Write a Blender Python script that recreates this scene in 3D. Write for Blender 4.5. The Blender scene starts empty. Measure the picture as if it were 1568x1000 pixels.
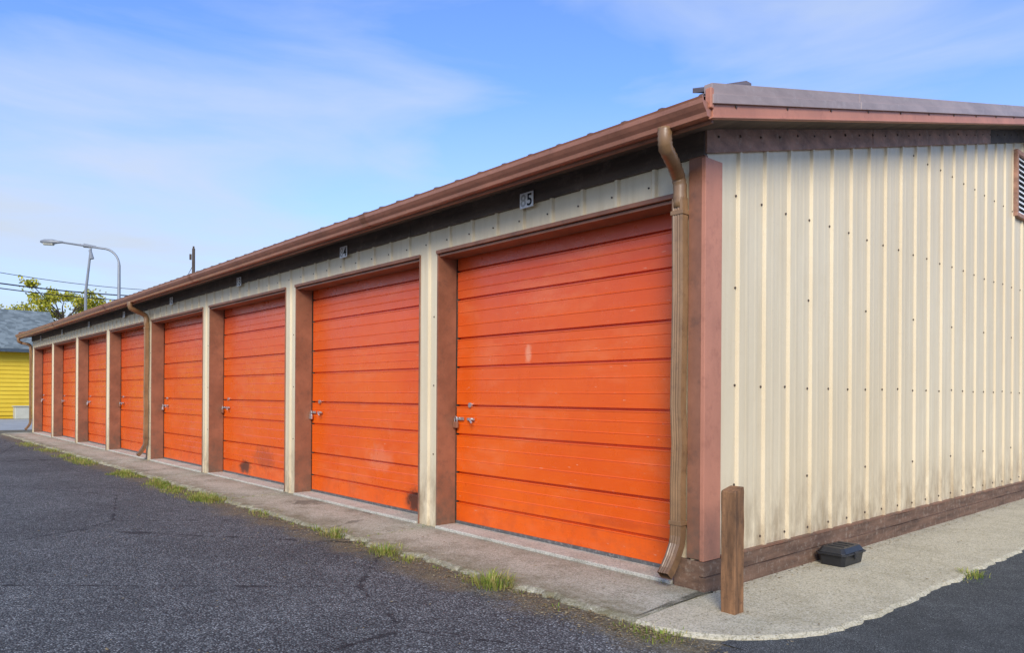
import bpy, math, random
from mathutils import Vector, Matrix, noise
random.seed(7)
scene=bpy.context.scene
col=scene.collection
scene.view_settings.view_transform='Standard'
scene.view_settings.look='None'
scene.view_settings.exposure=0

# ---------------------------------------------------------------- materials
class NT:
    def __init__(s,name):
        s.m=bpy.data.materials.new(name); s.m.use_nodes=True
        s.t=s.m.node_tree; s.n=s.t.nodes; s.l=s.t.links
        s.b=s.n['Principled BSDF']
        s.geo=s.n.new('ShaderNodeNewGeometry')
        s.pos=s.geo.outputs['Position']
    def link(s,a,b): s.l.new(a,b)
    def mapping(s,scale=(1,1,1),loc=(0,0,0)):
        m=s.n.new('ShaderNodeMapping'); m.inputs['Scale'].default_value=scale; m.inputs['Location'].default_value=loc
        s.link(s.pos,m.inputs['Vector']); return m.outputs[0]
    def noise(s,scale,detail=6,rough=.6,vec=None):
        n=s.n.new('ShaderNodeTexNoise'); n.inputs['Scale'].default_value=scale
        n.inputs['Detail'].default_value=detail; n.inputs['Roughness'].default_value=rough
        s.link(vec or s.pos,n.inputs['Vector']); return n.outputs['Fac']
    def voro(s,scale,feature='F1',vec=None,out='Distance'):
        n=s.n.new('ShaderNodeTexVoronoi'); n.feature=feature; n.inputs['Scale'].default_value=scale
        s.link(vec or s.pos,n.inputs['Vector']); return n.outputs[out]
    def ramp(s,fac,stops):
        r=s.n.new('ShaderNodeValToRGB'); cr=r.color_ramp
        while len(cr.elements)<len(stops): cr.elements.new(.5)
        for e,(p,c) in zip(cr.elements,stops):
            e.position=p; e.color=(c,c,c,1) if not hasattr(c,'__len__') else (*c,1)
        s.link(fac,r.inputs[0]); return r.outputs[0]
    def mix(s,fac,a,b,mode='MIX'):
        m=s.n.new('ShaderNodeMix'); m.data_type='RGBA'; m.blend_type=mode
        for sock,v in ((m.inputs[0],fac),(m.inputs[6],a),(m.inputs[7],b)):
            if isinstance(v,(int,float)): sock.default_value=v
            elif isinstance(v,tuple): sock.default_value=(*v,1)
            else: s.link(v,sock)
        return m.outputs[2]
    def math(s,op,a,b=0,c=None,clamp=False):
        m=s.n.new('ShaderNodeMath'); m.operation=op; m.use_clamp=clamp
        for i,v in enumerate((a,b) if c is None else (a,b,c)):
            if isinstance(v,(int,float)): m.inputs[i].default_value=v
            else: s.link(v,m.inputs[i])
        return m.outputs[0]
    def xyz(s):
        x=s.n.new('ShaderNodeSeparateXYZ'); s.link(s.pos,x.inputs[0]); return x.outputs
    def smooth(s,v,a,b,o0=0,o1=1):
        m=s.n.new('ShaderNodeMapRange'); m.interpolation_type='SMOOTHSTEP'
        s.link(v,m.inputs[0]); m.inputs[1].default_value=a; m.inputs[2].default_value=b
        m.inputs[3].default_value=o0; m.inputs[4].default_value=o1; return m.outputs[0]
    def bump(s,h,strength,dist=.01):
        b=s.n.new('ShaderNodeBump'); b.inputs['Strength'].default_value=strength; b.inputs['Distance'].default_value=dist
        s.link(h,b.inputs['Height']); s.link(b.outputs[0],s.b.inputs['Normal'])
    def done(s,color,rough=.6,metal=0,spec=.5):
        if isinstance(color,tuple): s.b.inputs['Base Color'].default_value=(*color,1)
        else: s.link(color,s.b.inputs['Base Color'])
        if isinstance(rough,(int,float)): s.b.inputs['Roughness'].default_value=rough
        else: s.link(rough,s.b.inputs['Roughness'])
        s.b.inputs['Metallic'].default_value=metal
        s.b.inputs['Specular IOR Level'].default_value=spec
        return s.m

def simple(name,c,rough=.6,var=.25,scale=6,metal=0,bump=0,spec=.5,dirt=None,stretch=(1,1,1),base=None):
    k=NT(name); v=k.mapping(stretch)
    n=k.noise(scale,8,.65,v)
    lo=tuple(x*(1-var) for x in c); hi=tuple(min(1,x*(1+var)) for x in c)
    cc=k.ramp(n,[(.3,lo),(.7,hi)])
    if dirt:
        n2=k.noise(scale*3,10,.75)
        cc=k.mix(k.ramp(n2,[(.52,0),(.72,.7)]),cc,dirt)
    if base:   # splash-back grime close to the ground
        z=k.xyz()[2]
        cc=k.mix(k.math('MULTIPLY',k.smooth(z,.8,.05),k.ramp(k.noise(9,8,.7),[(.35,.15),(.65,.85)])),cc,base)
    if bump: k.bump(n,bump,.01)
    return k.done(cc,rough,metal,spec)

# cream painted ribbed siding
k=NT('cream_siding_paint')
z=k.xyz()[2]
n1=k.noise(1.1,5,.6); streak=k.noise(3,7,.68,k.mapping((3.2,3.2,.22)))
c=k.ramp(n1,[(.3,(.72,.59,.385)),(.7,(.79,.67,.46))])
c=k.mix(k.ramp(streak,[(.45,0),(.82,.42)]),c,(.50,.37,.19))
warm=k.ramp(k.noise(.55,4,.6),[(.42,0),(.72,.42)])
c=k.mix(warm,c,(.62,.46,.25))
dm=k.math('MULTIPLY',k.smooth(z,.85,.1),k.ramp(k.noise(7,8,.7,k.mapping((1,1,.4))),[(.38,0),(.62,.85)]))
c=k.mix(dm,c,(.30,.21,.115))
gr=k.ramp(k.noise(22,6,.7),[(.6,0),(.78,.35)])
c=k.mix(gr,c,(.50,.39,.24))
k.bump(k.noise(2.5,3,.5),.3,.02)
M_cream=k.done(c,.42,0,.45)

# orange door
k=NT('orange_door_paint')
x,y,z=k.xyz()
n1=k.noise(1.2,5,.6); 
c=k.ramp(n1,[(.3,(.79,.096,.004)),(.7,(.88,.132,.005))])
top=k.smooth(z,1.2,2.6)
topshade=k.math('MULTIPLY',top,k.ramp(k.noise(2.0,4,.6,k.mapping((.6,1,2))),[(.25,.4),(.7,.85)]))  # eave shade painted into the door colour, redder and darker upward
c=k.mix(topshade,c,(.62,.075,.028))
fade=k.ramp(k.noise(2.6,8,.72,k.mapping((.6,1,1.6))),[(.50,0),(.76,.45)])
c=k.mix(fade,c,(.86,.235,.085))
runs=k.ramp(k.noise(5,6,.7,k.mapping((2.2,1,.25))),[(.56,0),(.8,.25)])
c=k.mix(runs,c,(.45,.06,.015))
grain=k.ramp(k.noise(9,6,.7,k.mapping((.30,1,16))),[(.42,0),(.75,.22)])
c=k.mix(grain,c,(.56,.05,.004))
low=k.math('MULTIPLY',k.smooth(z,.55,.04),k.ramp(k.noise(5,7,.7),[(.45,0),(.68,.5)]))
c=k.mix(low,c,(.45,.07,.02))
def blob(px,pz,rx,rz,c,colr,amt):
    dx=k.math('DIVIDE',k.math('ADD',x,-px),rx); dz=k.math('DIVIDE',k.math('ADD',z,-pz),rz)
    d=k.math('SQRT',k.math('ADD',k.math('MULTIPLY',dx,dx),k.math('MULTIPLY',dz,dz)))
    d=k.math('ADD',d,k.math('MULTIPLY_ADD',k.noise(9,5,.7),1.4,-.7))
    return k.mix(k.smooth(d,1,.35,0,amt),c,colr)
c=blob(-3.60,.17,.22,.17,c,(.05,.02,.012),.93)
c=blob(-8.05,.17,.28,.13,c,(.06,.025,.015),.9)
c=blob(-7.4,.35,.5,.2,c,(.30,.06,.03),.5)
c=blob(-4.3,.55,.35,.18,c,(.84,.26,.13),.45)
c=blob(-1.9,1.62,.05,.10,c,(.88,.34,.18),.7)
c=blob(-.9,.3,.5,.05,c,(.45,.05,.01),.4)
scr=k.ramp(k.noise(55,3,.5,k.mapping((.25,1,1.5))),[(.72,0),(.75,.6)])
c=k.mix(scr,c,(.85,.45,.3))
k.bump(k.noise(16,5,.7,k.mapping((.4,1,9))),.25,.004)
M_orange=k.done(c,k.ramp(k.noise(4,4,.6),[(.3,.22),(.7,.38)]),0,.5)

M_trim=simple('brown_trim_paint',(.27,.112,.060),.5,.3,3,bump=.1,dirt=(.11,.06,.04),base=(.13,.09,.06))
M_pink=simple('faded_pink_trim',(.52,.21,.125),.5,.16,3,dirt=(.33,.12,.07),stretch=(1,1,.5),base=(.26,.13,.08))
M_gutter=simple('gutter_paint',(.36,.150,.090),.34,.22,5,spec=.6,dirt=(.20,.085,.05),stretch=(.5,1,1))
M_dark=simple('dark_soffit_wood',(.10,.072,.054),.8,.45,3,bump=.3,dirt=(.22,.16,.12),stretch=(.4,1,3))
M_frieze=simple('frieze_weathered',(.36,.19,.13),.7,.45,5,bump=.2,dirt=(.50,.37,.29),stretch=(1,1,2))
M_rake=simple('rake_metal',(.42,.31,.26),.4,.2,4,metal=.2,dirt=(.53,.43,.37),stretch=(1,.4,2))
M_spout=simple('tan_downspout',(.27,.150,.068),.38,.28,5,spec=.6,dirt=(.12,.06,.028),stretch=(1,1,.6),base=(.10,.055,.03))
M_skirt=simple('weathered_skirt_wood',(.15,.083,.050),.85,.5,7,bump=.6,dirt=(.40,.32,.24),stretch=(1,.35,3))
M_post=simple('post_wood',(.23,.11,.045),.75,.55,9,bump=.7,dirt=(.04,.02,.010),stretch=(2.5,2.5,.35))
M_black=simple('black_plastic',(.018,.018,.02),.42,.2,30)
M_white=simple('white_plate',(.88,.88,.86),.5,.06,20)
M_ink=simple('black_ink',(.015,.015,.015),.6,.1,20)
M_ghost=simple('faded_ink',(.50,.50,.48),.6,.1,20)
M_metal=simple('galvanised_metal',(.60,.58,.55),.35,.2,20,metal=.8)
M_screw=simple('screw_dark',(.085,.055,.04),.6,.3,30)
M_roof=simple('brown_roof_sheet',(.16,.12,.11),.45,.2,4,metal=.2)
M_lampm=simple('grey_lamp_metal',(.28,.29,.30),.5,.1,3,metal=.3)
M_pole=simple('dark_pole_wood',(.09,.065,.05),.85,.3,3)
M_wire=simple('wire_black',(.03,.03,.035),.7,.1,3)
M_rub=simple('door_bottom_seal',(.10,.095,.09),.8,.3,12,dirt=(.45,.42,.38))

def concrete(name,a,b,dirt,amt,crack=0,moss=0):
    k=NT(name)
    x,y,z=k.xyz()
    c=k.ramp(k.noise(.9,6,.65),[(.3,a),(.7,b)])
    c=k.mix(k.ramp(k.noise(2.2,10,.75),[(.47,0),(.64,amt)]),c,dirt)
    c=k.mix(k.ramp(k.noise(30,6,.8),[(.48,0),(.7,.45)]),c,tuple(q*.5 for q in a))
    sp=k.voro(130,out='Color')
    bw=k.n.new('ShaderNodeRGBToBW'); k.link(sp,bw.inputs[0])
    c=k.mix(k.ramp(bw.outputs[0],[(.2,.6),(.42,0)]),c,tuple(q*.40 for q in a))
    c=k.mix(k.ramp(bw.outputs[0],[(.62,0),(.85,.5)]),c,(.72,.67,.55))
    if crack:
        cr=k.voro(.23,'DISTANCE_TO_EDGE')
        dn=k.math('ADD',cr,k.math('MULTIPLY_ADD',k.noise(3,8,.75),.10,-.05))
        c=k.mix(k.math('MULTIPLY',k.smooth(dn,.005,.0015),crack),c,(.07,.06,.045))
    if moss:
        e=k.smooth(k.math('ADD',y,k.math('MULTIPLY_ADD',k.noise(3.2,6,.7),.6,-.3)),-.42,-.80)
        c=k.mix(k.math('MULTIPLY',e,k.ramp(k.noise(11,8,.8),[(.35,.1),(.6,moss)])),c,(.17,.145,.065))
        e=k.smooth(k.math('ADD',y,k.math('MULTIPLY_ADD',k.noise(1.7,5,.7),.5,-.25)),-.3,.02)
        c=k.mix(k.math('MULTIPLY',e,.4),c,(.17,.145,.095))
    h=k.math('ADD',k.noise(60,8,.8),k.math('MULTIPLY',k.noise(8,4,.6),.6))
    k.bump(h,.8,.012)
    return k.done(c,.9,0,.2)
M_conc=concrete('apron_concrete',(.45,.41,.295),(.60,.55,.41),(.23,.205,.13),.75,.5,.85)
M_conc2=concrete('side_concrete',(.58,.505,.34),(.69,.61,.43),(.36,.31,.19),.55)
M_sill=concrete('sill_concrete',(.54,.50,.40),(.64,.60,.49),(.32,.285,.20),.6)

def asphalt(name,base,lo,hi,mask=True,scale=95,patch=.5):
    k=NT(name)
    x,y,z=k.xyz()
    v=k.voro(scale,out='Color'); bw=k.n.new('ShaderNodeRGBToBW'); k.link(v,bw.inputs[0])
    d=k.voro(scale)
    stone=k.ramp(bw.outputs[0],[(.18,lo),(.5,base),(.72,hi),(.90,tuple(min(1,q*1.8) for q in hi))])
    c=k.mix(k.smooth(d,.42,.66),stone,tuple(q*.35 for q in base))
    big=k.ramp(k.noise(.45,8,.65),[(.3,.70),(.7,1.28)])
    c=k.mix(1.0,c,big,'MULTIPLY')
    med=k.ramp(k.noise(7,8,.75),[(.35,.78),(.65,1.15)])
    c=k.mix(1.0,c,med,'MULTIPLY')
    pt=k.ramp(k.noise(1.6,10,.75),[(.58,0),(.70,patch)])
    c=k.mix(pt,c,tuple(q*1.8 for q in base))
    dk=k.ramp(k.noise(.8,7,.7,k.mapping((1,1,1),(13,5,0))),[(.58,0),(.68,.45)])
    c=k.mix(dk,c,tuple(q*.45 for q in base))
    if mask:
        e=k.smooth(k.math('ADD',y,k.math('MULTIPLY_ADD',k.noise(2.2,6,.7),.9,-.45)),-1.22,-.9)
        ein=k.smooth(x,.9,.5)
        e=k.math('MULTIPLY',e,ein)
        e2=k.math('MULTIPLY',e,k.ramp(k.noise(14,8,.8),[(.35,.25),(.6,.9)]))
        c=k.mix(e2,c,(.21,.165,.085))
        cr=k.voro(.30,'DISTANCE_TO_EDGE')
        dn=k.math('ADD',cr,k.math('MULTIPLY_ADD',k.noise(4,7,.75),.06,-.03))
        c=k.mix(k.math('MULTIPLY',k.smooth(dn,.004,.0005),.75),c,(.02,.02,.02))
    h=k.math('ADD',k.math('MULTIPLY',d,-1.5),k.noise(40,6,.7))
    k.bump(h,.7,.008)
    return k.done(c,.85,0,.3)
M_asph=asphalt('asphalt_coarse',(.142,.146,.140),(.075,.078,.076),(.235,.24,.228))
M_asph2=asphalt('asphalt_newer',(.108,.113,.110),(.08,.083,.082),(.145,.15,.146),False,150,.25)
M_road=simple('pale_road',(.36,.36,.34),.9,.15,1.5)

def leafmat(name,a,b,b2=None):
    k=NT(name)
    oi=k.geo.outputs['Random Per Island']
    c=k.ramp(oi,[(0,a),(.6,b),(1,b2 or b)])
    m=k.done(c,.7,0,.3)
    tr=k.n.new('ShaderNodeBsdfTranslucent'); k.link(c,tr.inputs[0])
    mx=k.n.new('ShaderNodeMixShader'); mx.inputs[0].default_value=.3
    out=[q for q in k.n if q.type=='OUTPUT_MATERIAL'][0]
    k.link(k.b.outputs[0],mx.inputs[1]); k.link(tr.outputs[0],mx.inputs[2]); k.link(mx.outputs[0],out.inputs[0])
    return m
M_grass=leafmat('grass_blades',(.15,.25,.03),(.34,.38,.07),(.58,.46,.18))
M_leaf=leafmat('autumn_leaves',(.20,.23,.02),(.55,.52,.05),(.70,.58,.08))
M_litter=leafmat('dry_litter',(.12,.085,.04),(.34,.25,.12),(.50,.39,.22))

# ---------------------------------------------------------------- geometry helpers
def add_mesh(name,verts,faces,mat,parent=None,smooth=False,bevel=0):
    me=bpy.data.meshes.new(name); me.from_pydata([tuple(v) for v in verts],[],faces); me.update()
    ob=bpy.data.objects.new(name,me); col.objects.link(ob)
    mats=mat if isinstance(mat,list) else [mat]
    for m in mats: me.materials.append(m)
    if smooth:
        for p in me.polygons: p.use_smooth=True
    if parent: ob.parent=parent
    if bevel:
        b=ob.modifiers.new('bev','BEVEL'); b.width=bevel; b.segments=2; b.limit_method='ANGLE'
    return ob
def empty(name):
    e=bpy.data.objects.new(name,None); e.empty_display_size=.3; col.objects.link(e); return e
class MB:
    def __init__(s): s.v=[]; s.f=[]
    def box(s,x0,x1,y0,y1,z0,z1):
        b=len(s.v)
        s.v+=[(x0,y0,z0),(x1,y0,z0),(x1,y1,z0),(x0,y1,z0),(x0,y0,z1),(x1,y0,z1),(x1,y1,z1),(x0,y1,z1)]
        s.f+=[(b,b+3,b+2,b+1),(b+4,b+5,b+6,b+7),(b,b+1,b+5,b+4),(b+1,b+2,b+6,b+5),(b+2,b+3,b+7,b+6),(b+3,b,b+4,b+7)]
    def slopebox(s,x0,x1,y0,y1,zb0,zb1,h):
        b=len(s.v)
        s.v+=[(x0,y0,zb0),(x1,y0,zb0),(x1,y1,zb1),(x0,y1,zb1),(x0,y0,zb0+h),(x1,y0,zb0+h),(x1,y1,zb1+h),(x0,y1,zb1+h)]
        s.f+=[(b,b+3,b+2,b+1),(b+4,b+5,b+6,b+7),(b,b+1,b+5,b+4),(b+1,b+2,b+6,b+5),(b+2,b+3,b+7,b+6),(b+3,b,b+4,b+7)]
    def tube(s,pts,rad,seg=8,sx=1,sy=1,cap=True):
        b=len(s.v); pts=[Vector(p) for p in pts]; n=len(pts)
        rads=rad if hasattr(rad,'__len__') else [rad]*n
        up=None
        for i,p in enumerate(pts):
            d=(pts[min(i+1,n-1)]-pts[max(i-1,0)]).normalized()
            if up is None:
                ref=Vector((1,0,0)) if abs(d.x)<.9 else Vector((0,1,0))
                a=(ref-d*ref.dot(d)).normalized()
            else: a=(up-d*up.dot(d)).normalized()
            up=a; c=d.cross(a)
            for j in range(seg):
                t=2*math.pi*(j+.5)/seg
                s.v.append(tuple(p+a*math.cos(t)*rads[i]*sx+c*math.sin(t)*rads[i]*sy))
        for i in range(n-1):
            for j in range(seg):
                k2=(j+1)%seg
                s.f.append((b+i*seg+j,b+i*seg+k2,b+(i+1)*seg+k2,b+(i+1)*seg+j))
        if cap:
            s.f.append(tuple(b+j for j in range(seg))[::-1]); s.f.append(tuple(b+(n-1)*seg+j for j in range(seg)))
    def obj(s,name,mat,parent=None,smooth=False,bevel=0): return add_mesh(name,s.v,s.f,mat,parent,smooth,bevel)

def ribbed(name,org,d,nrm,a0,a1,zb,zt,ribs,parent,mat=None,rw=.022,rt=.012,rh=.018,brk=[]):
    pts=[(a0,0)]
    for r in ribs:
        for q in ((r-rw-.010,0),(r-rw-.003,-.006),(r-rw,-.002),(r-rt,rh),(r+rt,rh),(r+rw,-.002),(r+rw+.003,-.006),(r+rw+.010,0)):
            if a0<q[0]<a1: pts.append(q)
        for mfrac in (.113,.227):
            m=r+mfrac
            for q in ((m-.022,0),(m-.010,.0016),(m+.010,.0016),(m+.022,0)):
                if a0<q[0]<a1: pts.append(q)
    for b_ in brk: pts.append((b_,0))
    pts.append((a1,0)); pts.sort(key=lambda q:q[0])
    v=[];f=[]
    org=Vector(org);d=Vector(d);nrm=Vector(nrm)
    for a,o in pts:
        p=org+d*a+nrm*(o+.007)
        v.append((p.x,p.y,zb)); v.append((p.x,p.y,zt(a)))
    for i in range(len(pts)-1):
        f.append((2*i,2*i+2,2*i+3,2*i+1))
    return add_mesh(name,v,f,mat or M_cream,parent)

# ---------------------------------------------------------------- storage building
L=24.3; W=13.8; RID=6.9; SL=.24; P=3.005; O0=.205; O1=2.925
B=empty('storage_garage_building')
ztop=2.83
m=MB(); m.box(-L+.02,-.03,.30,W-.03,.0,2.86); m.obj('core',M_dark,B)
g=[]; 
for xx in (-L+.02,-.03): g+=[(xx,.05,2.86),(xx,W-.05,2.86),(xx,RID,2.97+SL*RID)]
add_mesh('gable_core',g,[(0,1,2),(3,5,4),(0,3,4,1),(1,4,5,2),(2,5,3,0)],M_dark,B)

off=3.0665-9*.3339
ribs=[off+.3339*i for i in range(-1,74)]
ribbed('front_header_siding',(0,0,0),(-1,0,0),(0,-1,0),.0,L,2.605,lambda a:ztop,ribs,B)
m=MB(); m.box(-L,-.02,.012,.26,2.592,2.87); m.obj('header_beam',M_dark,B)
posts=[(0.0,O0)]+[(O1+P*i,O0+P*(i+1)) for i in range(7)]+[(O1+P*7,L)]
mj=MB(); mp=MB(); mt=MB()
for i,(a,b) in enumerate(posts):
    zb=.012
    ribbed('post_siding_%d'%i,(0,0,0),(-1,0,0),(0,-1,0),a,b,zb,lambda q:2.605,ribs,B)
    mp.box(-b+.006,-a-.006 if i else -.03,.006,.29,0.0,2.592)
    if i>0: mj.box(-a-.005,-a+.014,-.013,.205,.0,2.588)
    if i<8: mj.box(-b-.012,-b+.006,-.016,.205,.0,2.588)
mp.obj('post_cores',M_dark,B); mj.obj('jambs',M_trim,B,bevel=.003)
for i in range(8):
    a=O0+P*i; b=O1+P*i
    mt.box(-b-.004,-a+.004,-.028,-.001,2.586,2.618)
    mt.box(-b+.016,-a-.014,.0,.2,2.56,2.584)
mt.obj('header_trim',M_trim,B,bevel=.003)
gro=[2.44,2.17,1.80,1.525,1.16,.885,.52,.24]
for i in range(8):
    a=O0+P*i+.02; b=O1+P*i-.02
    prof=[(2.58,0)]
    prev=2.58
    for gi,gz in enumerate(gro):
        hgap=prev-gz
        if hgap>.2:
            for fr in (.33,.66):
                zz=prev-hgap*fr
                prof+=[(zz+.007,0),(zz+.001,-.0032),(zz-.003,-.0032),(zz-.006,.001),(zz-.009,0)]
        dd=.034 if gi%2==0 else .026
        prof+=[(gz+.012,0),(gz+.008,dd),(gz-.007,dd),(gz-.0085,-.003),(gz-.016,-.004),(gz-.022,0)]
        prev=gz
    prof+=[(.06,0)]
    v=[];f=[]
    ns=12
    for zz,o in prof:
        for s_ in range(ns+1):
            xx=-a-(b-a)*s_/ns
            wv=.008*noise.noise(Vector((xx*1.1,zz*1.3,i*3.3)))
            v.append((xx,.214+o+wv,zz))
    w_=ns+1
    for r in range(len(prof)-1):
        for s_ in range(ns):
            q=r*w_+s_
            f.append((q,q+1,q+w_+1,q+w_))
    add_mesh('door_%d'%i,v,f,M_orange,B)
    m=MB(); m.box(-b,-a,.206,.24,.034,.062); m.obj('door_seal_%d'%i,M_rub,B)
    hx=-b+.10; hz=1.04+random.uniform(-.01,.01)
    m=MB()
    m.box(-b-.015,-b+.13,.192,.200,hz-.014,hz+.014)
    m.box(hx+.09,hx+.19,.184,.200,hz-.012,hz+.010)
    m.tube([(hx+.15,.20,hz),(hx+.15,.160,hz)],.014,10)
    m.tube([(hx+.15,.163,hz+.005),(hx+.20,.155,hz-.035)],.009,8)
    m.tube([(hx+.12,.213,hz+.13),(hx+.12,.192,hz+.13)],.024,14)
    sh=[(-b+.03+.018*math.cos(t),.178,hz-.01+.03*math.sin(t)) for t in [math.pi*j/8 for j in range(9)]]
    m.tube([(sh[0][0],.178,hz-.045)]+sh+[(sh[-1][0],.178,hz-.045)],.0055,6)
    m.obj('latch_%d'%i,M_metal,B,bevel=.001)
    m=MB(); m.box(-b+.0,-b+.062,.162,.190,hz-.09,hz-.03); m.obj('padlock_%d'%i,M_trim if i%2==0 else M_metal,B,bevel=.008)
    cx=-(a+b)/2-.08
    m=MB(); m.box(cx-.080,cx+.080,-.056,-.050,2.780,2.905); pl=m.obj('number_plate_%d'%i,M_white,B,bevel=.003)
    for ch,ox in (('8',-.036),(str([5,4,3,2,1,0,9,8][i]),.038)):
        cu=bpy.data.curves.new('number','FONT'); cu.body=ch; cu.size=.135; cu.extrude=.0005; cu.align_x='CENTER'
        cu.materials.append(M_ink if ox>0 else M_ghost); cu.offset=.002
        t=bpy.data.objects.new('digit_%d_%s'%(i,'a' if ox<0 else 'b'),cu); col.objects.link(t)
        t.location=(cx+ox,-.0575,2.795); t.rotation_euler=(math.pi/2,0,0); t.parent=B

m=MB(); xs=[0.02,-3.35,-7.9,-12.4,-17,-21,-L]
for i in range(len(xs)-1): m.box(xs[i+1]+.004,xs[i],-.036,-.002,2.818+random.uniform(-.004,.004),2.975)
m.obj('front_frieze',M_dark,B,bevel=.003)
sr=[.3926-.342+.342*i for i in range(0,41)]
def gz_(a): return 2.835+SL*(a if a<RID else 2*RID-a)
ribbed('side_siding',(0,0,0),(0,1,0),(1,0,0),0,W,.205,gz_,sr[1:],B,brk=[RID])
m=MB(); m.box(-.03,-.004,.03,W-.02,.02,2.84); m.obj('side_backing',M_dark,B)
ribbed('rear_siding',(0,W,0),(-1,0,0),(0,1,0),0,L,.1,lambda a:2.9,ribs,B)
ribbed('end_siding',(-L,0,0),(0,1,0),(-1,0,0),0,W,.1,gz_,sr,B,brk=[RID])
jy=[-.028,2.45,5.58,RID]
for q,(a,b) in enumerate(zip(jy[:-1],jy[1:])):
    m=MB(); m.slopebox(.002,.034+.002*(q%2),a+.003,b,2.832+SL*a,2.832+SL*b,.16)
    m.obj('side_frieze_%d'%q,[M_frieze,M_frieze,M_dark][q],B,bevel=.002)
m=MB(); m.slopebox(.002,.034,RID,W,2.832+SL*RID,2.832,.16); m.obj('side_frieze_back',M_frieze,B)
m=MB(); m.box(-.10,.026,-.030,-.001,.205,2.815); m.obj('corner_trim_front',M_trim,B,bevel=.003)
m=MB(); m.box(.0,.032,-.036,.155,.2,2.80); 
ct=m.obj('corner_trim_side',M_pink,B,bevel=.003)
m=MB(); m.box(-.095,.0,-.036,-.0305,.21,2.80); m.obj('corner_trim_lip',M_trim,B)
m=MB()
for zi in (.27,.66,1.335,2.0,2.62,3.56):
    for i,r in enumerate(sr[1:]):
        if r>W-.1: continue
        if zi>gz_(r)-.1: continue
        if zi in(2.0,.66) and i%3: continue
        yy=r-.05+random.uniform(-.009,.009); zz=zi+random.uniform(-.008,.008)
        if yy<.18: continue
        m.tube([(0,yy,zz),(.014,yy,zz)],.0088,6)
for i,r in enumerate(ribs):
    if .1<r<L-.1: m.tube([(-r-.05,0,2.70),(-r-.05,-.014,2.70)],.007,6)
for (a,b) in posts[1:-1]:
    for zz in (.7,1.35,2.0): m.tube([(-a-.05,0,zz),(-a-.05,-.014,zz)],.007,6)
m.obj('screws',M_screw,B)
m=MB()
for i in range(26):
    yy=.1+.26*i; 
    if yy<RID: m.tube([(.03,yy,2.93+SL*yy+random.uniform(-.01,.02)),(.041,yy,2.93+SL*yy)],.008,6)
m.obj('frieze_nails',M_screw,B)
def rough_board(name,x0,x1,y0,y1,z0,z1,mat,axis):
    v=[];f=[];n=90
    for i in range(n+1):
        t=i/n
        zt=z1+.012*noise.noise(Vector((t*24,3.1,0))); zb=z0
        y=y0+(y1-y0)*t; o=.008*noise.noise(Vector((t*34,1,5)))
        v+=[(x0,y,zb),(x1+o,y,zb),(x1+o*.5,y,zt),(x0,y,zt)]
    for i in range(n):
        b=4*i
        for j in range(4):
            q=(j+1)%4; f.append((b+j,b+q,b+4+q,b+4+j))
    f.append((0,3,2,1)); e=4*n; f.append((e,e+1,e+2,e+3))
    return add_mesh(name,v,f,mat,B)
rough_board('skirt_side',.002,.05,-.045,W,-.03,.10,M_skirt,'y')
rough_board('skirt_side_upper',.002,.038,-.040,W,.104,.198,M_skirt,'y')
m=MB(); m.box(-.195,.0,-.038,-.002,-.02,.198); m.obj('skirt_front',M_skirt,B,bevel=.004)
m=MB(); m.box(-.0,.042,.16,W,.200,.213); m.obj('sill_drip',M_trim,B)
m=MB(); m.slopebox(-L-.25,.27,-.30,-.0,2.905,2.977,.015); m.obj('front_soffit',M_dark,B)
m=MB(); m.slopebox(.001,.262,.002,RID,2.985,2.985+SL*RID,.012); m.slopebox(.001,.262,RID,W+.3,2.985+SL*RID,2.985-SL*.3,.012)
m.slopebox(-L-.25,-L,0,RID,2.985,2.985+SL*RID,.012); m.obj('rake_soffit',M_dark,B)
m=MB(); m.box(-L-.25,.262,-.322,-.30,2.885,3.035); m.obj('front_fascia',M_trim,B,bevel=.002)
gp=[(-.324,3.005),(-.324,2.905),(-.385,2.905),(-.392,2.93),(-.412,2.950),(-.430,2.975),(-.434,3.0),(-.440,3.012),(-.424,3.014),(-.420,2.99),(-.335,2.985),(-.332,3.005)]
secs=[.275,-3.6,-8.6,-13.7,-18.8,-L-.2]
for i in range(5):
    x1,x0=secs[i],secs[i+1]; v=[];f=[]
    n=len(gp)
    st=12
    for s_ in range(st+1):
        xx=x0+(x1-x0)*s_/st
        w=.010*noise.noise(Vector((xx*.45,7,2)))
        for (yy,zz) in gp: v.append((xx,yy,zz+w))
    for s_ in range(st):
        for j in range(n):
            q=(j+1)%n; f.append((s_*n+j,(s_+1)*n+j,(s_+1)*n+q,s_*n+q))
    f.append(tuple(range(n))); f.append(tuple(st*n+j for j in range(n))[::-1])
    add_mesh('gutter_%d'%i,v,f,M_gutter,B)
    if i: 
        g2=[(y_-.004 if y_<-.34 else y_,z_-.004 if z_<2.93 else z_) for y_,z_ in gp[1:8]]
        v=[];
        for xx in (x1-.05,x1+.05):
            for (yy,zz) in g2: v.append((xx,yy,zz+.010*noise.noise(Vector((x1*.45,7,2)))))
        k_=len(g2); add_mesh('gutter_joint_%d'%i,v,[(j,k_+j,k_+j+1,j+1) for j in range(k_-1)],M_trim,B)
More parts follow.
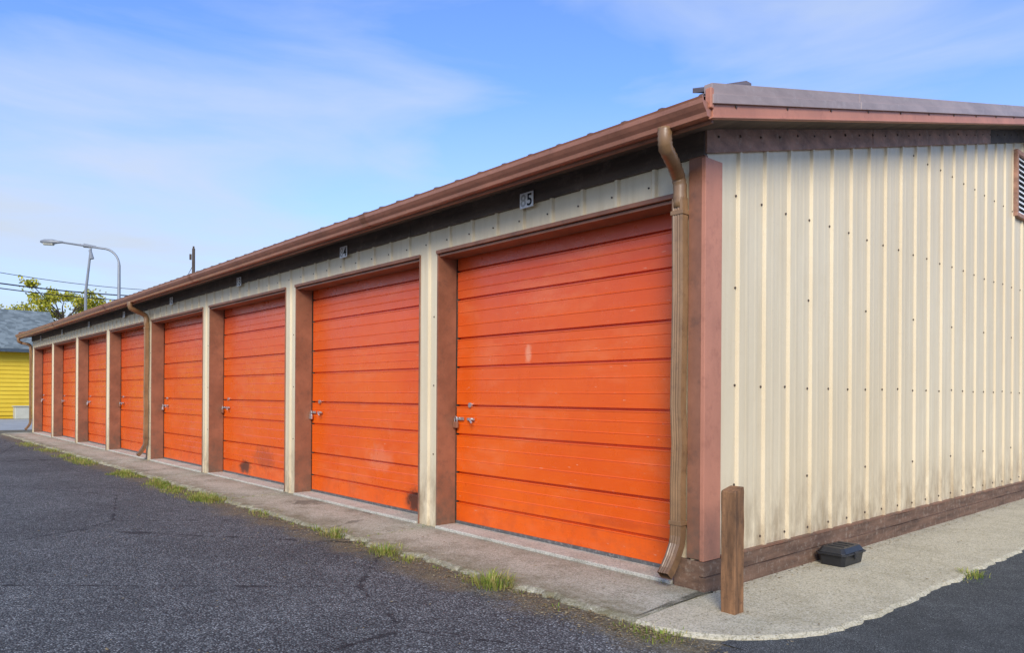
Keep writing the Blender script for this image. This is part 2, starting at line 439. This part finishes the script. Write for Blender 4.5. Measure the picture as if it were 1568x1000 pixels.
# roof
def roofz(y): 
    return 3.045+SL*((y+.36) if y<RID else (2*RID-y+.36))
v=[];f=[]
xs=[]; x=.25
while x>-L-.25:
    xs+= [(x,0),(x-.02,.014),(x-.045,.014),(x-.065,0)]; x-=.30
xs=[q for q in xs if q[0]>-L-.25]+[(-L-.25,0)]
ys=[-.36,RID,W+.36]
for (xx,o) in xs:
    for yy in ys: v.append((xx,yy,roofz(yy)+o))
    for yy in ys: v.append((xx,yy,roofz(yy)+o-.012))
for i in range(len(xs)-1):
    b=6*i
    for j in (0,1):
        f.append((b+j,b+j+1,b+6+j+1,b+6+j)); f.append((b+3+j,b+9+j,b+9+j+1,b+3+j+1))
    f.append((b,b+6,b+9,b+3))
add_mesh('roof_sheets',v,f,M_roof,B)
m=MB()
x=.12
while x>-L: 
    m.tube([(x+.0925,-.20,roofz(-.20)+.010),(x+.0925,-.20,roofz(-.20)+.028)],.013,6); x-=.60
m.obj('roof_screws',M_screw,B)
def rake(name,x0,x1,dz,h,mat,ya=-.34,yb=RID):
    m=MB(); m.slopebox(x0,x1,ya,yb,2.905+dz+SL*(ya+.3),2.905+dz+SL*(yb+.3),h); m.obj(name,mat,B,bevel=.002)
rake('rake_fascia',.262,.285,0,.088,M_pink)
for q,(a,b) in enumerate([(-.36,1.60),(1.60,3.95),(3.95,RID)]):
    rake('rake_cap_low_%d'%q,.262,.302+.002*(q%2),.0885,.055,M_rake,a,b)
    rake('rake_cap_high_%d'%q,.235,.290+.002*(q%2),.144,.068,M_rake,a,b)
    rake('rake_drip_%d'%q,.266,.296,.004,.010,M_pink,a,b)
m=MB(); m.slopebox(.262,.30,RID,W+.35,2.905+SL*(RID+.3),2.905-SL*.05,.21); m.obj('rake_back',M_rake,B)
m=MB(); m.slopebox(-L-.27,-L-.25,-.34,RID,2.90,2.905+SL*(RID+.3),.21); m.obj('rake_far',M_trim,B)
m=MB()
for i in range(12):
    yy=-.1+.62*i
    m.tube([(.285,yy,2.905+.075+SL*(yy+.3)),(.292,yy,2.905+.075+SL*(yy+.3))],.009,6)
m.obj('rake_nails',M_screw,B)
# bent-up loose flashing at the roof corner
add_mesh('lifted_flashing',[(.12,-.31,3.135),(.16,-.05,3.22),(.20,.16,3.290),(.235,.16,3.262),(.235,-.05,3.19),(.22,-.33,3.10),
  (.12,-.31,3.105),(.16,-.05,3.165),(.20,.16,3.225),(.235,.16,3.205),(.235,-.05,3.15),(.22,-.33,3.08)],
   [(0,1,4,5),(1,2,3,4),(0,6,7,1),(1,7,8,2),(2,8,9,3),(3,9,10,4),(4,10,11,5),(5,11,6,0)],M_roof,B)
m=MB(); m.box(.25,.292,-.372,-.34,2.955,3.075); m.obj('gutter_return',M_pink,B,bevel=.006)
m=MB(); y0,y1,z0,z1=6.53,7.30,3.50,4.32
for bx in ((y0,y1,z0,z0+.05),(y0,y1,z1-.05,z1),(y0,y0+.05,z0+.0501,z1-.0501),(y1-.05,y1,z0+.0501,z1-.0501)):
    m.box(.0,.06,*bx)
m.obj('vent_frame',M_frieze,B,bevel=.004)
m=MB(); n=11
for i in range(n):
    zc=z0+.08+(z1-z0-.16)*i/(n-1)
    b=len(m.v); m.v+=[(.055,y0+.05,zc-.03),(.055,y1-.05,zc-.03),(.020,y1-.05,zc+.02),(.020,y0+.05,zc+.02),(.05,y0+.05,zc-.036),(.05,y1-.05,zc-.036),(.016,y1-.05,zc+.014),(.016,y0+.05,zc+.014)]
    m.f+=[(b,b+1,b+2,b+3),(b+4,b+7,b+6,b+5),(b,b+4,b+5,b+1)]
m.obj('vent_slats',M_white,B)
m=MB(); m.box(.001,.028,y0+.02,y1-.02,z0+.02,z1-.02); m.obj('vent_back',M_ink,B)
def spout(xo,xw,idx):
    m=MB()
    up=[(xo,-.375,2.915),(xo,-.377,2.85),(xo-.006,-.36,2.80),(xo-.035,-.27,2.765),(xw+.03,-.16,2.735),(xw,-.085,2.70),(xw,-.065,2.64),(xw,-.065,2.5)]
    fine=[];rr=[]
    for a_,b_ in zip(up[:-1],up[1:]):
        for t in (0,.25,.5,.75):
            fine.append(tuple(a_[j]*(1-t)+b_[j]*t for j in range(3))); rr.append(.043 if len(rr)%2 else .047)
    fine.append(up[-1]); rr.append(.043)
    m.tube(fine,rr,12)
    m.obj('downspout_elbow_%d'%idx,M_spout,B,smooth=True)
    m=MB()
    prof=[(-.042,0.03),(-.042,-.03),(-.028,-.034),(-.022,-.029),(-.014,-.034),(-.004,-.029),(.006,-.034),(.016,-.029),(.024,-.034),(.042,-.03),(.042,.03)]
    path=[(xw,-.065,2.56),(xw+.004,-.062,1.9),(xw-.003,-.067,1.2),(xw+.006,-.063,.95),(xw-.002,-.065,.7),(xw,-.065,.35),(xw-.002,-.075,.29),(xw-.004,-.115,.21),(xw-.006,-.165,.14),(xw-.006,-.20,.105)]
    n=len(prof)
    for i,p in enumerate(path):
        p=Vector(p); d=(Vector(path[min(i+1,len(path)-1)])-Vector(path[max(i-1,0)])).normalized()
        a=Vector((1,0,0)); c=d.cross(a)
        if c.y<0: c=-c
        for (px,py) in prof:
            m.v.append(tuple(p+a*px+c*py))
    for i in range(len(path)-1):
        for j in range(n):
            q=(j+1)%n; m.f.append((i*n+j,i*n+q,(i+1)*n+q,(i+1)*n+j))
    m.obj('downspout_pipe_%d'%idx,M_spout,B)
    m=MB()
    for zz in (2.45,.42): m.box(xw-.049,xw+.049,-.102,-.03,zz,zz+.028)
    m.obj('downspout_straps_%d'%idx,M_spout,B,bevel=.002)
spout(-.035,-.145,0)
spout(-11.95,-12.07,1)
spout(-L+.0,-L+.08,2)
m=MB()
for i in range(8):
    a=O0+P*i; b=O1+P*i
    m.box(-b+.015,-a-.017,-.035,.31,-.03,.034)
m.obj('door_sills',M_sill,B,bevel=.008)

# ---------------------------------------------------------------- ground
GZ=-.03
add_mesh('ground',[(-400,-400,GZ),(400,-400,GZ),(400,400,GZ),(-400,400,GZ)],[(0,1,2,3)],M_asph)
pts=[]
for i in range(60):
    t=i/59; y=-6+t*5.25; pts.append((.62+.10*noise.noise(Vector((y*1.5,2,0)))+.04*noise.noise(Vector((y*9,2,0)))+ (0.55*(1-min(1,(y+6)/5.3))),y))
pts+= [(.75,-.72)]
v=[(a,b,GZ+.006) for a,b in pts]+[(60,-.7,GZ+.006),(60,-6,GZ+.006)]
nv=len(pts)
add_mesh('driveway_asphalt',v+[(.6,-.72,GZ+.006),(.6,60,GZ+.006),(60,60,GZ+.006)],[tuple(range(nv))+(nv,nv+1),(nv+2,nv,nv+4,nv+3)],M_asph2)
A=empty('concrete_apron')
edges=[.0,3.02,6.1,9.05,12.1,15.1,18.2,21.2,24.6]
for q in range(8):
    a,b=edges[q]+(.008 if q else -.10),edges[q+1]-.008
    v=[];f=[];n=90
    tz=random.uniform(-.005,.008)
    for i in range(n+1):
        x=-(a+(b-a)*i/n)
        e=-.80+.09*noise.noise(Vector((x*1.3,1,0)))+.09*noise.noise(Vector((x*6,4,0)))+.05*noise.noise(Vector((x*21,4,0)))
        if x>-.5: e=-.80+(e+.80)*max(0,-x/.5)
        if q>=2: e+=.05
        if i==0 and q==0: x=.095
        zo=.000+tz
        v+=[(x,.02,-.06),(x if not(q==0 and i==0) else .0,.02,.012+tz),(x if not(q==0 and i==0) else .02,-.35,.008+zo),(x,e+.03,.000+zo),(x,e,-.014+zo),(x,e-.02,-.05)]
    for i in range(n):
        c=6*i
        for j in range(5): f.append((c+j,c+j+1,c+7+j,c+6+j)[::-1])
    f.append((0,1,2,3,4,5)); c=6*n; f.append(tuple(c+j for j in range(6))[::-1])
    add_mesh('slab_%d'%q,v,f,M_conc,A)
out=[(.105,-.80),(.22,-.80),(.38,-.775),(.53,-.70),(.66,-.59),(.78,-.42),(.87,-.235),(.915,-.03),(.937,.169),(.943,.5),(.944,.9)]
y=1.2
while y<W+1: out.append((.944+.03*noise.noise(Vector((y*2,0,3))),y)); y+=.3
fine=[]
for i in range(len(out)-1):
    for s_ in range(6):
        t=s_/6; px=out[i][0]*(1-t)+out[i+1][0]*t; py=out[i][1]*(1-t)+out[i+1][1]*t
        w=.028*noise.noise(Vector((px*9,py*9,0)))+.020*noise.noise(Vector((px*30,py*30,0)))
        fine.append((px+w,py+w))
v=[];f=[]
ZC=-.004
for (px,py) in fine:
    t=max(0,min(1,(py+.8)/.8)); 
    ix=.045; iy=py if py>0 else -.04*(1-t)
    dx,dy=px-ix,py-iy; Ln=math.hypot(dx,dy)
    v+=[(ix,iy,ZC+.004),(px-dx/Ln*.02,py-dy/Ln*.02,ZC),(px,py,ZC-.012),(px+dx/Ln*.008,py+dy/Ln*.008,-.05)]
for i in range(len(fine)-1):
    c=4*i
    for j in range(3): f.append((c+j,c+j+1,c+5+j,c+4+j))
add_mesh('side_walkway',v,f,M_conc2)
add_mesh('far_road',[(-39,-60,GZ+.006),(-27.5,-60,GZ+.006),(-26.5,60,GZ+.006),(-39,60,GZ+.006)],[(0,1,2,3)],M_road)

# ---------------------------------------------------------------- bollard post
def timber():
    v=[];f=[];n=40;s=.0485
    ch=.006
    ring=[(-s+ch,-s),(-.012,-s),(.004,-s+.002),(s-ch,-s),(s,-s+ch),(s-.002,-.01),(s,.012),(s,s-ch),(s-ch,s),(-s+ch,s),(-s,s-ch),(-s,-s+ch)]
    k=len(ring)
    for i in range(n+1):
        z=-.05+ (.722+.05)*i/n
        for j,(a,b) in enumerate(ring):
            w=1+.06*noise.noise(Vector((j*1.7,z*7,0)))
            zz=z
            if i==n: zz=z+.018*noise.noise(Vector((j*2.1,4,0)))+ .010*(b/s); w*=.95
            v.append((.371+a*w,-.244+b*w,zz))
    for i in range(n):
        for j in range(k):
            q=(j+1)%k; f.append((i*k+j,i*k+q,(i+1)*k+q,(i+1)*k+j))
    f.append(tuple(n*k+j for j in range(k)))
    return add_mesh('wooden_bollard',v,f,M_post)
timber()

def frust(m,cx,cy,w0,l0,w1,l1,z0,z1):
    b=len(m.v)
    for w,l,z in ((w0,l0,z0),(w1,l1,z1)):
        c=.22*min(w,l)
        for a_,b_ in ((-w+c,-l),(w-c,-l),(w,-l+c),(w,l-c),(w-c,l),(-w+c,l),(-w,l-c),(-w,-l+c)): m.v.append((cx+a_,cy+b_,z))
    for j in range(8):
        q=(j+1)%8; m.f.append((b+j,b+q,b+8+q,b+8+j))
    m.f.append(tuple(b+j for j in range(8))[::-1]); m.f.append(tuple(b+8+j for j in range(8)))
E=empty('rodent_bait_box')
bx,by=.20,1.53
m=MB(); frust(m,bx,by,.092,.16,.104,.172,0.0,.080); m.obj('base',M_black,E,bevel=.005)
m=MB(); frust(m,bx,by,.118,.188,.118,.188,.0805,.094); m.obj('rim',M_black,E,bevel=.003)
m=MB(); frust(m,bx,by,.110,.178,.084,.150,.0945,.135); m.obj('lid',M_black,E,bevel=.006)
m=MB(); 
for o in (-.08,0,.08): m.box(bx-.06,bx+.06,by+o-.008,by+o+.008,.132,.141)
m.box(bx+.108,bx+.124,by-.03,by+.03,.05,.10); m.obj('ribs',M_black,E,bevel=.003)

# ---------------------------------------------------------------- grass + litter
m=MB()
def blade(x,y,z,h,w,lean,ang):
    b=len(m.v); dx,dy=math.cos(ang),math.sin(ang); px,py=-dy*w,dx*w
    m.v+=[(x-px,y-py,z),(x+px,y+py,z),(x+dx*lean*.35+px*.7,y+dy*lean*.35+py*.7,z+h*.6),(x+dx*lean*.35-px*.7,y+dy*lean*.35-py*.7,z+h*.6),(x+dx*lean,y+dy*lean,z+h*(1-.35*min(1,lean/h)))]
    m.f+=[(b,b+1,b+2,b+3),(b+3,b+2,b+4)]
def clump(x,y,r,n,h,z=-.03,sx=1):
    for _ in range(n):
        a=random.uniform(0,6.283); q=random.random()**.8*r
        px,py=x+math.cos(a)*q*sx,y+math.sin(a)*q
        hh=h*random.uniform(.35,1.1)
        blade(px,py,z,hh,random.uniform(.0015,.0035)*(1+h*3),hh*random.uniform(.2,1.3),a+random.uniform(-1,1))
clump(-1.06,-.87,.13,260,.125,sx=1.2)
clump(-1.30,-.88,.10,70,.04,sx=1.4)
clump(-2.42,-.86,.15,260,.09,sx=1.4); clump(-2.08,-.90,.10,80,.05,sx=1.3)
clump(-3.35,-.83,.12,200,.09,sx=1.5); clump(-3.7,-.82,.08,60,.06,sx=1.4)
clump(-2.85,-.85,.12,60,.03,sx=1.2)
clump(-4.9,-.82,.16,170,.055,sx=1.8)
for i in range(34):
    xx=random.choice([6.4,7.2,8.3,9.6,10.3])+random.gauss(0,.28)
    clump(-xx,-.80-random.uniform(-.03,.28),random.uniform(.06,.22),120,random.uniform(.035,.095),sx=1.6)
for i in range(24):
    xx=random.choice([12.8,14.5,16.2,18.6])+random.gauss(0,.4)
    clump(-xx,-.82-random.uniform(-.02,.25),.2,80,.07,sx=2)
clump(.33,-.86,.15,150,.045,sx=1.2); clump(.12,-.87,.12,60,.03)
clump(.975,1.93,.10,130,.07); clump(.97,1.75,.12,50,.03)
for i in range(22): clump(-random.uniform(-.1,5.6),-.83+random.uniform(-.07,.03),random.uniform(.02,.07),16,random.uniform(.015,.04),sx=2)
for zx in (3.0,6.1,9.05): 
    for j in range(5): clump(-zx,-.7+.12*j,.02,8,.025,z=0)
for xw in (-.3,-3.06,-12.1,-24.2): clump(xw,-.06,.07,14,.035,z=0)
m.obj('grass',M_grass)
m=MB()
def lit(x,y,z):
    b=len(m.v); a=random.uniform(0,6.28); s=random.uniform(.004,.013); r=random.uniform(.3,.8)
    c,d=math.cos(a)*s,math.sin(a)*s
    t=random.uniform(-.4,.4)*s
    m.v+=[(x-c,y-d,z+abs(t)),(x+d*r,y-c*r,z),(x+c,y+d,z+abs(t)*1.3),(x-d*r,y+c*r,z+.001)]
    m.f+=[(b,b+1,b+2,b+3)]
for i in range(4200):
    t=random.expovariate(.18)
    if t>22: continue
    lit(.4-t,-.89+random.gauss(0,.10),-.022)
for i in range(300): lit(-random.uniform(0,12),random.uniform(-.75,-.05),.018)
for i in range(340): lit(random.uniform(.06,.16),random.uniform(0,7),.004)
for i in range(180): lit(random.uniform(.1,.95),random.uniform(-.7,4),.004)
for i in range(240): lit(random.gauss(.3,.25),-.86+random.gauss(0,.05),-.018)
for i in range(260): lit(random.uniform(-6,3),random.uniform(-3.4,-.9),-.02)
m.obj('leaf_litter',M_litter)

# ---------------------------------------------------------------- yellow house
H=empty('yellow_house')
k=NT('yellow_siding'); M_yel=k.done(k.ramp(k.noise(1.5,5,.6),[(.3,(.68,.45,.015)),(.7,(.76,.52,.03))]),.6)
k=NT('grey_shingles'); v_=k.voro(4.5,out='Color'); bw=k.n.new('ShaderNodeRGBToBW'); k.link(v_,bw.inputs[0])
M_sh=k.done(k.ramp(bw.outputs[0],[(.2,(.12,.145,.145)),(.8,(.22,.255,.25))]),.9)
M_wh=simple('off_white_trim',(.5,.48,.38),.6,.08,4)
M_gl=simple('window_glass',(.03,.04,.05),.1,.1,2)
m=MB(); zz=.12
m.box(-47.9,-40.12,-16,3.35,-.03,3.3)
while zz<3.2:
    b=len(m.v); m.v+=[(-40.07,-16,zz),(-40.07,3.4,zz),(-40.11,3.4,zz+.2),(-40.11,-16,zz+.2),(-40.11,-16,zz),(-40.11,3.4,zz)]
    m.f+=[(b,b+1,b+2,b+3),(b+4,b+5,b+1,b)]; zz+=.2
m.obj('walls',M_yel,H)
m=MB(); b=0
m.v+=[(-39.5,-16.4,3.22),(-39.5,3.75,3.22),(-44,3.75,5.45),(-44,-16.4,5.45),(-48.5,3.75,3.22),(-48.5,-16.4,3.22),(-39.5,-16.4,3.36),(-39.5,3.75,3.36),(-44,3.75,5.6),(-44,-16.4,5.6),(-48.5,3.75,3.36),(-48.5,-16.4,3.36)]
m.f+=[(0,3,2,1),(3,5,4,2),(6,7,8,9),(9,8,10,11),(0,1,7,6),(1,2,8,7),(2,4,10,8),(3,0,6,9),(5,3,9,11),(4,5,11,10)]
m.obj('roof',M_sh,H)
add_mesh('gable',[(-40.13,3.34,3.3),(-47.9,3.34,3.3),(-44,3.34,5.3)],[(0,1,2)],M_yel,H)
m=MB(); m.box(-39.58,-39.49,-16.4,3.76,3.17,3.33); m.obj('fascia',simple('dark_fascia',(.05,.07,.09),.6),H)
m=MB(); m.box(-40.08,-40.02,-3.2,-1.8,1.0,2.4); m.box(-40.08,-40.02,-8.2,-6.8,1.0,2.4); m.box(-40.08,-40.02,-5.4,-4.4,0,2.15); m.obj('window_frames',M_wh,H)
m=MB(); m.box(-40.03,-40.0,-3.1,-1.9,1.1,2.3); m.box(-40.03,-40.0,-8.1,-6.9,1.1,2.3); m.obj('glass',M_gl,H)
U=empty('utility_box')
m=MB(); m.box(-39.4,-38.8,1.5,2.1,-.03,.55); m.obj('cabinet',M_wh,U,bevel=.04)
m=MB(); m.box(-39.45,-38.75,1.45,2.15,.55,.60); m.obj('cabinet_lid',M_wh,U,bevel=.02)

# ---------------------------------------------------------------- street lamps, poles, wires
def street_lamp(bx,by,top,arm,dirx,diry,name):
    S=empty(name)
    m=MB()
    pts=[(bx,by,0),(bx,by,top*.5),(bx,by,top-.9)]
    for j in range(1,9):
        t=math.pi/2*j/8; r=.8
        pts.append((bx+dirx*r*(1-math.cos(t)),by+diry*r*(1-math.cos(t)),top-.9+r*math.sin(t)))
    pts.append((bx+dirx*arm,by+diry*arm,top+.18))
    rr=[.11,.09,.065]+[.05]*8+[.04]
    m.tube(pts,rr,10); m.tube([(bx,by,0),(bx,by,.25)],.2,12)
    m.obj('mast',M_lampm,S,smooth=True)
    m=MB(); 
    e=Vector((bx+dirx*arm,by+diry*arm,top+.18)); d=Vector((dirx,diry,.03))
    m.tube([e-d*.1,e+d*.15,e+d*.4,e+d*.75,e+d*.95],[.05,.08,.14,.13,.06],10,sx=1,sy=.9)
    m.obj('cobra_head',M_lampm,S,smooth=True)
    m=MB(); m.tube([e+d*.35+Vector((0,0,-.08)),e+d*.8+Vector((0,0,-.08))],[.10,.09],8); m.obj('lens',M_wh,S)
    return S
street_lamp(-35.7,5.16,8.15,2.75,-.6622,-.7493,'street_lamp')
S=empty('floodlight_pole')
m=MB(); m.tube([(-53.4,7.4,0),(-53.4,7.4,8),(-53.2,7.65,10.9)],[.11,.09,.07],8)
m.tube([(-53.2,7.65,10.9),(-53.6,7.1,11.2)],[.04,.03],6); m.obj('pole',M_lampm,S)
m=MB(); m.tube([(-53.0,7.9,11.0),(-53.5,7.3,11.1)],[.08,.14],8); m.tube([(-53.1,7.7,10.2),(-53.2,7.6,10.8)],[.13,.09],8); m.obj('heads',M_lampm,S)
def upole(x,y,h,arm=True):
    S=empty('utility_pole')
    m=MB(); m.tube([(x,y,-.03),(x,y,h)],[.14,.08],10)
    m.obj('pole',M_pole,S)
    if arm:
        m=MB(); m.tube([(x-.6,y-.9,h-.5),(x+.6,y+.9,h-.5)],.07,6)
        for t in (-1,-.5,.5,1): m.tube([(x+.55*t,y+.83*t,h-.45),(x+.55*t,y+.83*t,h-.25)],.05,6)
        m.obj('crossarm',M_pole,S)
    else:
        m=MB(); m.tube([(x,y,h-.1),(x,y,h+.12)],.05,6); m.tube([(x-.12,y-.12,h-.6),(x-.12,y-.12,h-.3)],.06,6); m.obj('insulator',M_pole,S)
upole(-38.6,9.5,9.05,False); upole(-54.1,-.5,9.6); upole(-60.5,15,10.0)
m=MB()
def wire(a,b,sag,r=.018):
    pts=[]
    for i in range(15):
        t=i/14; pts.append((a[0]+(b[0]-a[0])*t,a[1]+(b[1]-a[1])*t,a[2]+(b[2]-a[2])*t-sag*4*t*(1-t)))
    m.tube(pts,r,5)
wire((-54.1,-.5,9.2),(-60.5,15,9.5),.35,.022); wire((-54.1,-.5,8.4),(-60.5,15,9.0),.3,.045); wire((-54.1,-.5,8.1),(-60.5,15,8.6),.3,.035)
wire((-38.6,9.5,8.2),(-60.5,15,9.0),.2,.014)
m.obj('power_lines',M_wire)

# ---------------------------------------------------------------- trees
def tree(x,y,h,r,n,name='autumn_tree'):
    T=empty(name)
    m=MB(); cl=[]
    m.tube([(x,y,0),(x+.1,y,h*.3),(x,y+.2,h*.55),(x+.1,y,h*.8)],[.25,.2,.14,.05],8)
    for i in range(30):
        a=random.uniform(0,6.28); z0=h*random.uniform(.35,.76); L_=r*random.uniform(.55,1.05)
        el=random.uniform(.15,1.0)
        e=Vector((x+math.cos(a)*math.cos(el)*L_,y+math.sin(a)*math.cos(el)*L_,min(h-random.uniform(0,1.2),z0+math.sin(el)*L_*1.1)))
        s=Vector((x,y,z0)); mid=(s+e)/2+Vector((random.uniform(-.3,.3),random.uniform(-.3,.3),.3))
        m.tube([s,mid,e],[.07,.045,.015],5); cl.append(e); cl.append((mid+e)/2+Vector((random.uniform(-.5,.5),random.uniform(-.5,.5),random.uniform(-.2,.5))))
    m.obj('limbs',M_pole,T)
    m2=MB()
    for c in cl:
        rr=random.uniform(.4,.85)
        for _ in range(n//len(cl)):
            d=Vector((random.gauss(0,1),random.gauss(0,1),random.gauss(0,.6)))*rr*.5
            p=c+d; s=random.uniform(.07,.15)
            u=Vector((random.gauss(0,1),random.gauss(0,1),random.gauss(0,1))).normalized(); w=u.orthogonal().normalized()
            b=len(m2.v); m2.v+=[tuple(p-u*s),tuple(p+w*s*.6),tuple(p+u*s),tuple(p-w*s*.6)]; m2.f.append((b,b+1,b+2,b+3))
    m2.obj('leaves',M_leaf,T)
tree(-65.7,8.3,9.7,3.9,8000); tree(-69,12.2,9.9,3.6,7000)
tree(-69.5,4.0,8.4,3.2,5500); tree(-72,-1,8.3,3.6,5000)
tree(-78,20,9,4,4000)

# ---------------------------------------------------------------- world, sun, camera
SUN_EL=math.radians(31); sx,sy=.69,-.72
az=math.atan2(sx,sy)
w=bpy.data.worlds.new('World'); scene.world=w; w.use_nodes=True
nt=w.node_tree; N=nt.nodes; Lk=nt.links
bg=N['Background']
sky=N.new('ShaderNodeTexSky'); sky.sky_type='NISHITA'; sky.sun_disc=False; sky.sun_elevation=SUN_EL; sky.sun_rotation=az
sky.air_density=1.0; sky.dust_density=.3; sky.ozone_density=2.0
tc=N.new('ShaderNodeTexCoord')
mp=N.new('ShaderNodeMapping'); mp.inputs['Scale'].default_value=(1.0,1.2,4.8); mp.inputs['Rotation'].default_value=(.10,.16,.5)
Lk.new(tc.outputs['Generated'],mp.inputs[0])
nz=N.new('ShaderNodeTexNoise'); nz.inputs['Scale'].default_value=2.3; nz.inputs['Detail'].default_value=10; nz.inputs['Roughness'].default_value=.52; nz.inputs['Distortion'].default_value=.45
Lk.new(mp.outputs[0],nz.inputs['Vector'])
cr=N.new('ShaderNodeValToRGB'); cr.color_ramp.elements[0].position=.42; cr.color_ramp.elements[0].color=(0,0,0,1); cr.color_ramp.elements[1].position=.72; cr.color_ramp.elements[1].color=(.75,.75,.75,1)
Lk.new(nz.outputs['Fac'],cr.inputs[0])
sp=N.new('ShaderNodeSeparateXYZ'); Lk.new(tc.outputs['Generated'],sp.inputs[0])
mr=N.new('ShaderNodeMapRange'); mr.inputs[1].default_value=.0; mr.inputs[2].default_value=.38; mr.inputs[3].default_value=.85; mr.inputs[4].default_value=0.0
Lk.new(sp.outputs[2],mr.inputs[0])
ad=N.new('ShaderNodeMath'); ad.operation='ADD'; ad.use_clamp=True
ml=N.new('ShaderNodeMath'); ml.operation='MULTIPLY'; ml.inputs[1].default_value=.8
Lk.new(cr.outputs[0],ml.inputs[0]); Lk.new(ml.outputs[0],ad.inputs[0]); Lk.new(mr.outputs[0],ad.inputs[1])
mix=N.new('ShaderNodeMix'); mix.data_type='RGBA'; Lk.new(ad.outputs[0],mix.inputs[0])
mul=N.new('ShaderNodeMix'); mul.data_type='RGBA'; mul.blend_type='MULTIPLY'; mul.inputs[0].default_value=1; mul.inputs[7].default_value=(1.15,1.42,2.05,1)
Lk.new(sky.outputs[0],mul.inputs[6])
Lk.new(mul.outputs[2],mix.inputs[6]); mix.inputs[7].default_value=(4.9,5.65,6.9,1)
Lk.new(mix.outputs[2],bg.inputs[0]); bg.inputs[1].default_value=.13

sl=bpy.data.lights.new('sun','SUN'); sl.energy=3.4; sl.angle=math.radians(26); sl.color=(1,.95,.84)
so=bpy.data.objects.new('sun',sl); col.objects.link(so)
dv=Vector((sx*math.cos(SUN_EL)/math.hypot(sx,sy),sy*math.cos(SUN_EL)/math.hypot(sx,sy),math.sin(SUN_EL)))
so.rotation_euler=dv.to_track_quat('Z','Y').to_euler(); so.location=dv*30

cam=bpy.data.cameras.new('camera'); co=bpy.data.objects.new('camera',cam); col.objects.link(co)
cam.sensor_width=36; cam.lens=36*1137/1568; cam.shift_y=.0668; cam.clip_end=2000; cam.clip_start=.05
R=Matrix.Rotation(math.radians(48.53),4,'Z')@Matrix.Rotation(math.pi/2,4,'X')@Matrix.Rotation(math.radians(.35),4,'Z')
co.matrix_world=Matrix.Translation((2.777,-4.1055,1.266))@R
scene.camera=co
